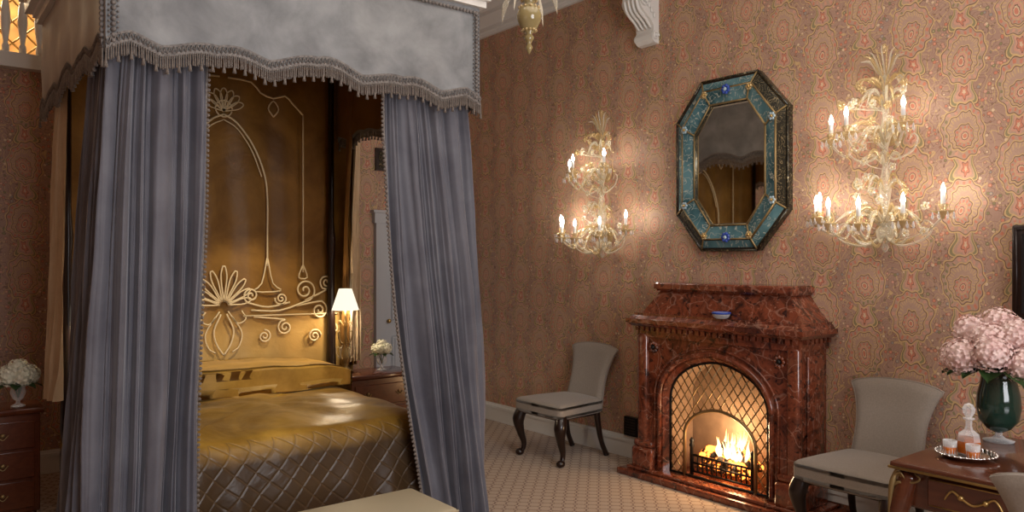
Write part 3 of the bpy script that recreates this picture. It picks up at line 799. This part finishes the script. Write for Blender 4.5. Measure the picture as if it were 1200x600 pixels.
for y in (FC-.25,FC+.25): b.lathe([(.014,0),(.014,.2),(.02,.21),(.012,.23),(.018,.25),(.0,.27)],(4.395,y,.07),'iron',10)
for k in range(56):
    b.sph((4.49+random.uniform(-.06,.06),FC+random.uniform(-.23,.23),.16+random.uniform(-.04,.07)),(random.uniform(.02,.035),random.uniform(.02,.04),random.uniform(.018,.03)),'coal',7,5)
for (ya,yb,za,zb) in ((-.2,.18,.22,.26),(-.12,.22,.27,.22),(-.2,.05,.24,.31)):
    b.tube([(4.47,FC+ya,za),(4.50,FC+(ya+yb)/2,(za+zb)/2+.01),(4.48,FC+yb,zb)],[.028,.032,.026],'coal',8,4)
b.obj('grate_and_logs',fire)
b=MB()
for k in range(34):
    y=FC-.04+random.gauss(0,.080); h=random.uniform(.09,.24)*(1-abs(y-FC)*2.4); x=4.48+random.uniform(-.05,.06); w=random.uniform(.015,.032)
    if h<.04: continue
    s1,s2=random.uniform(-.035,.035),random.uniform(-.04,.04)
    b.tube([(x,y,.23),(x+s1*.3,y+s1,.23+h*.3),(x,y+s2*.5,.23+h*.65),(x,y+s2,.23+h)],[w*.6,w,w*.7,w*.3,.001],'flame',8,5,flat=.6)
b.obj('flames',fire)
light('fire_glow','POINT',(4.43,FC-.03,.38),15,(1,.66,.36),.08,parent=fire)
light('fire_glow_front','POINT',(4.40,FC-.1,.24),3,(1,.55,.22),.06,parent=fire)
b=MB(); b.lathe([(.035,0),(.05,.01),(.060,.03),(.063,.040),(.057,.040),(.045,.018),(0,.014)],(0,0,0),'clear',24)
b.lathe([(.060,.030),(.0645,.042),(.060,.044),(.056,.036)],(0,0,0),'blue',24)
b.obj('glass_dish',None,(4.262,3.17,1.207))

# ------------------------------------------------------------ mirror
b=MB(); MY,MZ=3.33,2.275
def octo(hw,sh,th,hh): return [(th,hh),(hw,sh),(hw,-sh),(th,-hh),(-th,-hh),(-hw,-sh),(-hw,sh),(-th,hh)]
A=octo(.465,.345,.235,.615); B=octo(.285,.225,.150,.42)
def lerp8(t): return [(a[0]*(1-t)+c[0]*t,a[1]*(1-t)+c[1]*t) for a,c in zip(A,B)]
def ring(t0,d0,t1,d1,mat,only=None):
    p=lerp8(t0);q=lerp8(t1)
    for i in range(8):
        if only is not None and i not in only: continue
        j=(i+1)%8
        b.add([(XW-d0,MY+p[i][0],MZ+p[i][1]),(XW-d0,MY+p[j][0],MZ+p[j][1]),(XW-d1,MY+q[j][0],MZ+q[j][1]),(XW-d1,MY+q[i][0],MZ+q[i][1])],[(0,1,2,3)],mat,False)
ring(0,.002,0,.050,'etched'); ring(0,.050,.06,.060,'agedgilt'); ring(.06,.060,.10,.055,'darkwood')
ring(.10,.055,.40,.080,'etched'); ring(.40,.080,.45,.088,'agedgilt'); ring(.45,.088,.90,.062,'teal'); ring(.90,.062,.95,.068,'agedgilt'); ring(.95,.068,1.0,.045,'etched')
ring(.12,.0595,.38,.081,'teal',(0,3,4,7,1))
b.add([(XW-.045,MY+y,MZ+z) for y,z in B],[tuple(range(8))],'mirror',False)
for t,r,mt in ((.02,.009,'etched'),(.43,.006,'agedgilt'),(.94,.005,'agedgilt')):
    p=lerp8(t); d={.02:.055,.43:.086,.94:.066}[t]
    for i in range(8):
        j=(i+1)%8; b.tube([(XW-d,MY+p[i][0],MZ+p[i][1]),(XW-d,MY+p[j][0],MZ+p[j][1])],r,mt,8,2)
p0=lerp8(.05);p1=lerp8(.95)
for i in range(8):
    b.tube([(XW-.060,MY+p0[i][0],MZ+p0[i][1]),(XW-.088,MY+(p0[i][0]+p1[i][0])/2,MZ+(p0[i][1]+p1[i][1])/2),(XW-.066,MY+p1[i][0],MZ+p1[i][1])],.006,'agedgilt',6,4)
    pm=lerp8(.55)[i]
    mt=('goldglass','paleblue','paleblue','goldglass')[i%4]
    for k in range(6):
        a=k*pi/3; b.sph((XW-.092,MY+pm[0]+.018*cos(a),MZ+pm[1]+.018*sin(a)),(.008,.011,.011),mt,6,4)
    b.sph((XW-.098,MY+pm[0],MZ+pm[1]),.011,'gilt',8,6)
for zz in (.52,-.52):
    for k in range(7):
        a=k*2*pi/7; b.sph((XW-.095,MY+.024*cos(a),MZ+zz+.024*sin(a)),(.010,.014,.014),'blue',6,4)
    b.sph((XW-.10,MY,MZ+zz),.013,'paleblue',8,6)
b.obj('wall_mirror')

# ------------------------------------------------------------ sconces
def sconce():
    b=MB()
    for z,s in ((.04,1),(.56,.8)):
        b.sph((-.02,0,z),(.02,.075*s,.10*s),'goldglass',16,10)
    b.lathe([(.001,-.15),(.012,-.14),(.022,-.12),(.012,-.10),(.03,-.08),(.045,-.05),(.052,-.02),(.026,.01),(.042,.03),(.026,.06),(.016,.09),(.026,.16),(.036,.22),(.024,.30),(.014,.36),(.026,.41),(.014,.46),(.030,.52),(.042,.55),(.024,.60),(.014,.66),(.024,.74),(.016,.80),(.024,.85),(.010,.90)],(-.07,0,0),'glass',16)
    for k in range(9):
        a=(k-4)*.36
        b.tube([(-.07,0,.86),(-.08,sin(a)*.04,.93),(-.09-.02*cos(a),sin(a)*.08,.98+.05*cos(a)),(-.11,sin(a)*.13,.98+.09*cos(a))],[.005,.011,.008,.002],'goldglass' if k%2 else 'glass',6,5,flat=.4)
    for k in range(7):
        a=(k-3)*.42
        b.tube([(-.08,0,.80),(-.10,sin(a)*.06,.86),(-.13,sin(a)*.12,.88),(-.15,sin(a)*.16,.84)],[.004,.010,.008,.001],'goldglass',6,5,flat=.4)
    b.sph((-.08,0,1.05),(.018,.018,.032),'goldglass',8,6)
    def arm(dy,dx,z0,zc,col='glass'):
        st=Vector((-.08,0,z0)); en=Vector((-.06-dx,dy,zc))
        m1=st.lerp(en,.35)+Vector((0,0,.07)); m2=st.lerp(en,.72)+Vector((0,0,-.075))
        b.tube([st,m1,st.lerp(en,.55),m2,en+Vector((0,0,-.02))],[.009,.007,.007],col,8,7)
        P=cat([st,m1,st.lerp(en,.55),m2,en],8)
        for q in P[3::4]: b.sph(q,(.011,)*3,'goldglass',7,5)
        b.lathe([(.008,-.03),(.012,-.01),(.055,.008),(.060,.014),(.020,.012),(.016,.025),(.026,.045),(.024,.052)],en,'goldglass',16)
        for k in range(8):
            a=k*pi/4; b.lathe([(.001,-.04),(.007,-.027),(.002,0)],(en.x+.055*cos(a),en.y+.055*sin(a),en.z+.008),'clear',6)
        b.lathe([(.012,.045),(.012,.105),(.008,.11)],en,'candle',10)
        b.lathe([(.006,.108),(.0125,.122),(.012,.132),(.006,.152),(.001,.166)],en,'bulb',8)
    for dy,dx,zc in ((-.37,.12,.06),(-.22,.26,.01),(0,.32,.0),(.21,.27,.01),(.31,.19,.05),(.38,.11,.04)): arm(dy,dx,.0,zc)
    for dy,dx,zc in ((-.18,.17,.56),(.12,.23,.54),(.27,.13,.52)): arm(dy,dx,.46,zc)
    random.seed(11)
    for (z,n,R,up) in ((0.02,13,.22,.09),(.20,9,.15,.10),(.36,7,.12,.08),(.50,11,.18,.12),(-.04,11,.19,-.06),(.70,9,.13,.1)):
        for k in range(n):
            a=pi/2+pi*(k+.5)/n; rr=R*random.uniform(.7,1.25)
            d=Vector((cos(a)*.6,sin(a),0)); st=Vector((-.07,0,z)); u=up*random.uniform(.6,1.3)
            b.tube([st,st+d*rr*.5+Vector((0,0,u*.9)),st+d*rr*.85+Vector((0,0,u*.8)),st+d*rr*1.15+Vector((0,0,u*.1))],[.003,.011,.010,.001],'glass' if k%2 else 'goldglass',6,5,flat=.3)
    for k in range(34):
        y=random.uniform(-.29,.29); z=random.uniform(-.05,.86); 
        if abs(y)>.12+.2*abs(sin(z*5.5+1.5)): y*=.5
        c=Vector((-.10-random.random()*.08,y,z))
        b.tube([(-.07,0,z-.05),(c+Vector((.03,-y*.3,-.03))),c],[.0025,.0025],'glass',5,4)
        for q in range(5):
            a=q*2*pi/5; b.sph(c+Vector((-.004,.016*cos(a),.016*sin(a))),(.005,.011,.011),'glass' if k%3 else 'goldglass',6,4)
        b.sph(c+Vector((-.01,0,0)),.007,'goldglass',6,5)
    for sg in (1,-1):
        for z,w in ((-.02,.28),(.48,.2)):
            b.tube([(-.08,0,z-.03),(-.12,sg*w*.4,z-.09),(-.12,sg*w*.9,z-.05),(-.10,sg*w,z+.02),(-.09,sg*w*.85,z+.05),(-.1,sg*w*.75,z+.01)],[.007,.005,.003],'glass',6,7)
    return b
sb=sconce(); s1=sb.obj('glass_wall_sconce',None,(XW-.001,2.22,1.79))
s2=sb.obj('glass_wall_sconce',None,(XW-.001,4.57,1.76),0,s1.data)

# ------------------------------------------------------------ chairs (local front +X)
def chair():
    b=MB()
    def seat(co):
        x,y,z=co; t=(x+.25)/.52; w=.80+.20*t
        zz=z+(.022*(1-(y/.3)**2)*(1-((x)/.3)**2) if z>.44 else 0)
        return (x+(.02*(1-(y/.28)**2) if x>.2 else 0),y*w,zz)
    b.rbox((-.25,-.285,.36),(.27,.285,.475),.036,'linen',4,6,seat)
    def hw(t): return .190+.02*(1-t)**2+.075*max(0,(t-.35)/.65)**2.2
    def bk(u,v,side):
        t=v; y=(u*2-1)*hw(t); z=.40+.47*t+.030*t*(1-(u*2-1)**2)-.012*t*abs(u*2-1)**6
        x=-.245-.10*t-.03*t*t
        ed=max(0,1-(abs(u*2-1))**8)*max(0,1-(max(0,2*t-1))**10)
        th=.014+.030*ed**.5
        curve=.018*(1-(u*2-1)**2)
        return (x-curve+ (th if side else -th*.6),y,z)
    n,mv=20,20
    b.grid(lambda u,v:bk(u,v,1),n,mv,'linen'); b.grid(lambda u,v:bk(u,v,0),n,mv,'linen')
    b.grid(lambda u,v:tuple(Vector(bk(0,u,0)).lerp(Vector(bk(0,u,1)),v)),mv,2,'linen'); b.grid(lambda u,v:tuple(Vector(bk(1,u,0)).lerp(Vector(bk(1,u,1)),v)),mv,2,'linen')
    b.grid(lambda u,v:tuple(Vector(bk(u,1,0)).lerp(Vector(bk(u,1,1)),v)),n,2,'linen'); b.grid(lambda u,v:tuple(Vector(bk(u,0,0)).lerp(Vector(bk(u,0,1)),v)),n,2,'linen')
    b.tube([bk(0,k/12,1) for k in range(13)]+[bk(k/10,1,1) for k in range(1,10)]+[bk(1,1-k/12,1) for k in range(13)],.004,'linen',6,2)
    for sy in (1,-1):
        b.tube([(.215,sy*.235,.39),(.248,sy*.256,.30),(.235,sy*.248,.20),(.205,sy*.238,.10),(.215,sy*.242,.045),(.235,sy*.25,.03)],[.044,.050,.033,.022,.018,.024],'darkwood',10,6)
        b.sph((.238,sy*.25,.028),(.038,.034,.028),'darkwood',10,7)
        b.tube([(-.20,sy*.19,.40),(-.22,sy*.195,.25),(-.25,sy*.20,.12),(-.30,sy*.205,.01)],[.028,.024,.020,.022],'darkwood',8,5)
        b.sph((-.30,sy*.205,.014),(.028,.024,.014),'darkwood',8,6)
    b.box((-.22,-.20,.345),(.22,.20,.385),'darkwood')
    return b
cb=chair(); c1_=cb.obj('upholstered_side_chair',None,(4.20,4.68,0),pi)
cb.obj('upholstered_side_chair',None,(4.19,2.16,0),pi,c1_.data)
cb.obj('upholstered_side_chair',None,(3.29,.80,0),0,c1_.data)

# ------------------------------------------------------------ desk
b=MB(); dx0,dx1,dy0,dy1,dz=3.27,4.16,.25,1.58,.75
b.rbox((dx0,dy0,dz-.028),(dx1,dy1,dz),.010,'mahog',2)
for a,c in (((dx0,dy0,dz-.024),(dx1,dy0,dz-.024)),((dx0,dy1,dz-.024),(dx1,dy1,dz-.024)),((dx0,dy0,dz-.024),(dx0,dy1,dz-.024)),((dx1,dy0,dz-.024),(dx1,dy1,dz-.024))):
    b.tube([a,c],.006,'gilt',6,2)
b.rbox((dx0+.05,dy0+.05,.56),(dx1-.05,dy1-.05,dz-.028),.01,'mahog',1)
def handle(b,p,ax):
    for s in (-1,1):
        q=Vector(p)+ax*s*.045; b.sph(q,(.012,.012,.012),'gilt',7,5)
        b.tube([q,q+ax*s*.03+Vector((0,0,.02)),q+ax*s*.05,q+ax*s*.06+Vector((0,0,-.02))],[.006,.003],'gilt',6,5)
    b.tube([Vector(p)-ax*.045,Vector(p)+Vector((0,0,-.02)),Vector(p)+ax*.045],.005,'gilt',6,5)
for k in range(3):
    y0=dy1-.10-.37*(k+1)-.02; b.rbox((dx0+.035,y0,.585),(dx0+.051,y0+.35,.705),.005,'mahog',1)
    handle(b,(dx0+.03,y0+.175,.65),Vector((0,1,0)))
    for zz in (.592,.698): b.tube([(dx0+.033,y0+.01,zz),(dx0+.033,y0+.34,zz)],.003,'gilt',5,2)
b.rbox((dx0+.12,dy1-.052,.585),(dx1-.12,dy1-.036,.705),.005,'mahog',1); handle(b,((dx0+dx1)/2,dy1-.03,.65),Vector((1,0,0)))
for x,sx in ((dx0+.06,-1),(dx1-.06,1)):
    for y,sy in ((dy0+.06,-1),(dy1-.06,1)):
        d=Vector((sx,sy,0))*.7
        P=[Vector((x,y,.70)),Vector((x,y,.60))+d*.03,Vector((x,y,.50))+d*.045,Vector((x,y,.30))+d*.0,Vector((x,y,.12))-d*.02,Vector((x,y,.03))+d*.02]
        b.tube(P,[.04,.045,.038,.026,.018,.022],'mahog',10,5)
        b.sph(P[-1]+Vector((0,0,-.01)),(.03,.03,.02),'gilt',8,6)
        b.tube([Vector((x,y,.72))+d*.05,Vector((x,y,.66))+d*.072,Vector((x,y,.58))+d*.080,Vector((x,y,.50))+d*.078,Vector((x,y,.42))+d*.045],[.008,.013,.009,.008,.003],'agedgilt',8,5)
        for zz in (.69,.65,.61,.57,.53):
            for s in (-1,1):
                dirv=Vector((-sx,0,0)) if s>0 else Vector((0,-sy,0))
                q=Vector((x,y,zz))+d*.065
                b.tube([q,q+dirv*.025+Vector((0,0,.015)),q+dirv*.045+Vector((0,0,-.008))],[.008,.007,.001],'agedgilt',6,4)
        for s in (-1,1):
            dirv=Vector((-sx,0,0)) if s>0 else Vector((0,-sy,0)); q=Vector((x,y,.70))+d*.05
            b.tube([q,q+dirv*.05+Vector((0,0,-.03)),q+dirv*.09+Vector((0,0,-.01)),q+dirv*.07+Vector((0,0,.01))],[.008,.003],'agedgilt',6,5)
b.obj('writing_desk')
b=MB()
b.lathe([(.062,0),(.066,.006),(.03,.016),(.014,.03),(.016,.042)],(0,0,0),'clear',24)
b.lathe([(.016,.042),(.05,.06),(.082,.10),(.092,.16),(.088,.22),(.074,.28),(.072,.31),(.084,.34),(.088,.345)],(0,0,0),'greenglass',28)
random.seed(5)
hd=[]
for k in range(8):
    a=k*2*pi/8+.2; hd.append(((.17*cos(a),.17*sin(a),.40+.03*sin(k*2.1)),.082))
for k in range(6):
    a=k*2*pi/6; hd.append(((.11*cos(a),.11*sin(a),.49+.015*cos(k*3)),.080))
hd+=[((0,0,.54),.085),((0,0,.46),.09)]
flowers(b,hd,'pinkfl',130,.0125)
for k in range(12):
    a=k*.55; leafm(b,(.06*cos(a),.06*sin(a),.345),(cos(a),sin(a),.05),.18+.03*sin(k),.05)
for c,_ in hd: b.tube([(0,0,.20),(c[0]*.4,c[1]*.4,.33),c],.005,'leaf',5,3)
b.obj('hydrangea_vase',None,(4.02,1.43,.75))
b=MB(); b.lathe([(.0,.0),(.085,.0),(.09,.004),(.112,.016),(.118,.020),(.116,.023),(.09,.010),(0,.009)],(0,0,0),'silver',32)
for k in range(32): a=2*pi*k/32; b.sph((.115*cos(a),.115*sin(a),.021),(.007,.007,.005),'silver',6,4)
b.obj('silver_tray',None,(3.58,1.40,.7505))
b=MB()
b.lathe([(.040,.0),(.045,.004),(.047,.06),(.042,.085),(.018,.105),(.013,.12),(.014,.145),(.024,.152),(.024,.156)],(0,0,0),'clear',8,False)
b.lathe([(.0405,.004),(.0455,.008),(.0475,.055),(.043,.07),(0,.071)],(0,0,0),'amber',8,False)
b.lathe([(.010,.150),(.012,.16),(.024,.178),(.027,.195),(.018,.212),(.002,.22)],(0,0,0),'clear',8,False)
b.obj('whisky_decanter',None,(3.61,1.40,.7605))
b=MB()
b.lathe([(.024,0),(.028,.06),(.026,.06),(.022,.01),(0,.01)],(0,0,0),'clear',16); b.lathe([(.0,.004),(.0246,.005),(.0268,.032),(0,.032)],(0,0,0),'amber',12)
g=b.obj('whisky_glass',None,(3.535,1.355,.7605)); b.obj('whisky_glass',None,(3.545,1.45,.7605),0,g.data)

b=MB()
b.rbox((XW-.07,.45,1.27),(XW-.001,1.56,1.78),.012,'darkwood',2); b.box((XW-.075,.50,1.32),(XW-.069,1.51,1.73),'black')
for z in (1.295,1.755): b.tube([(XW-.072,.47,z),(XW-.072,1.54,z)],.004,'darkwood',6,2)
for y in (.475,1.535): b.tube([(XW-.072,y,1.29),(XW-.072,y,1.76)],.004,'darkwood',6,2)
b.obj('television')

# ------------------------------------------------------------ chandelier
b=MB()
b.lathe([(.001,0),(.008,.012),(.016,.03),(.008,.045),(.014,.055),(.022,.07),(.012,.085),(.035,.11),(.050,.14),(.053,.165),(.040,.195),(.02,.21),(.03,.225),(.055,.25),(.06,.27),(.03,.30),(.02,.36),(.035,.42),(.02,.5),(.03,.6),(.015,.7)],(0,0,0),'olive',20)
for z,r in ((.10,.030),(.195,.042),(.225,.032)):
    for k in range(12): a=k*pi/6; b.sph((r*cos(a),r*sin(a),z),(.006,.006,.006),'goldglass',6,4)
b.tube([(0,0,.7),(0,0,1.3),(0,0,1.885)],.006,'gilt',6,2); b.lathe([(.01,1.80),(.05,1.84),(.07,1.885)],(0,0,0),'gilt',16)
for k in range(8):
    a=k*pi/4+.3; d=Vector((cos(a),sin(a),0))
    b.tube([d*.03+Vector((0,0,.55)),d*.14+Vector((0,0,.48)),d*.28+Vector((0,0,.55)),d*.38+Vector((0,0,.64))],[.010,.009,.008],'glass',8,7)
    en=d*.38+Vector((0,0,.65))
    b.lathe([(.008,-.02),(.05,.006),(.055,.012),(.018,.012),(.022,.04)],en,'glass',14); b.lathe([(.012,.035),(.012,.12)],en,'candle',8); b.lathe([(.006,.12),(.0125,.134),(.011,.146),(.001,.176)],en,'bulb',8)
    if k%2==0:
        a2=a+.1; d=Vector((cos(a2),sin(a2),0))
        b.tube([d*.03+Vector((0,0,.26)),d*.08+Vector((0,0,.27)),d*.115+Vector((0,0,.22)),d*.13+Vector((0,0,.15))],[.003,.010,.014,.001],'glass',6,5,flat=.3)
b.obj('glass_chandelier',None,(2.05,2.49,2.455))

# ------------------------------------------------------------ lights
light('window_fill_light','AREA',(1.5,YF+.15,2.1),165,(.98,.97,1),(2.5,2.3),(math.radians(90),0,0))  # added fill light behind the camera, set at the added window
light('ceiling_fill_light','AREA',(2.3,1.4,4.1),60,(1,.93,.84),(3.0,3.0),(0,0,0))  # added ambient fill below the ceiling, no fixture of its own
w=bpy.data.worlds.new('World'); scene.world=w; w.use_nodes=True; w.node_tree.nodes['Background'].inputs[0].default_value=(.5,.55,.65,1); w.node_tree.nodes['Background'].inputs[1].default_value=.3

cam=bpy.data.cameras.new('camera'); cam.sensor_width=36; cam.lens=27.15; cam.shift_y=.0033
co=bpy.data.objects.new('camera',cam); COL.objects.link(co); co.location=(0,0,1.6); co.rotation_euler=(pi/2,0,-math.radians(38.2))
scene.camera=co
scene.view_settings.view_transform='Standard'
scene.view_settings.exposure=0.0
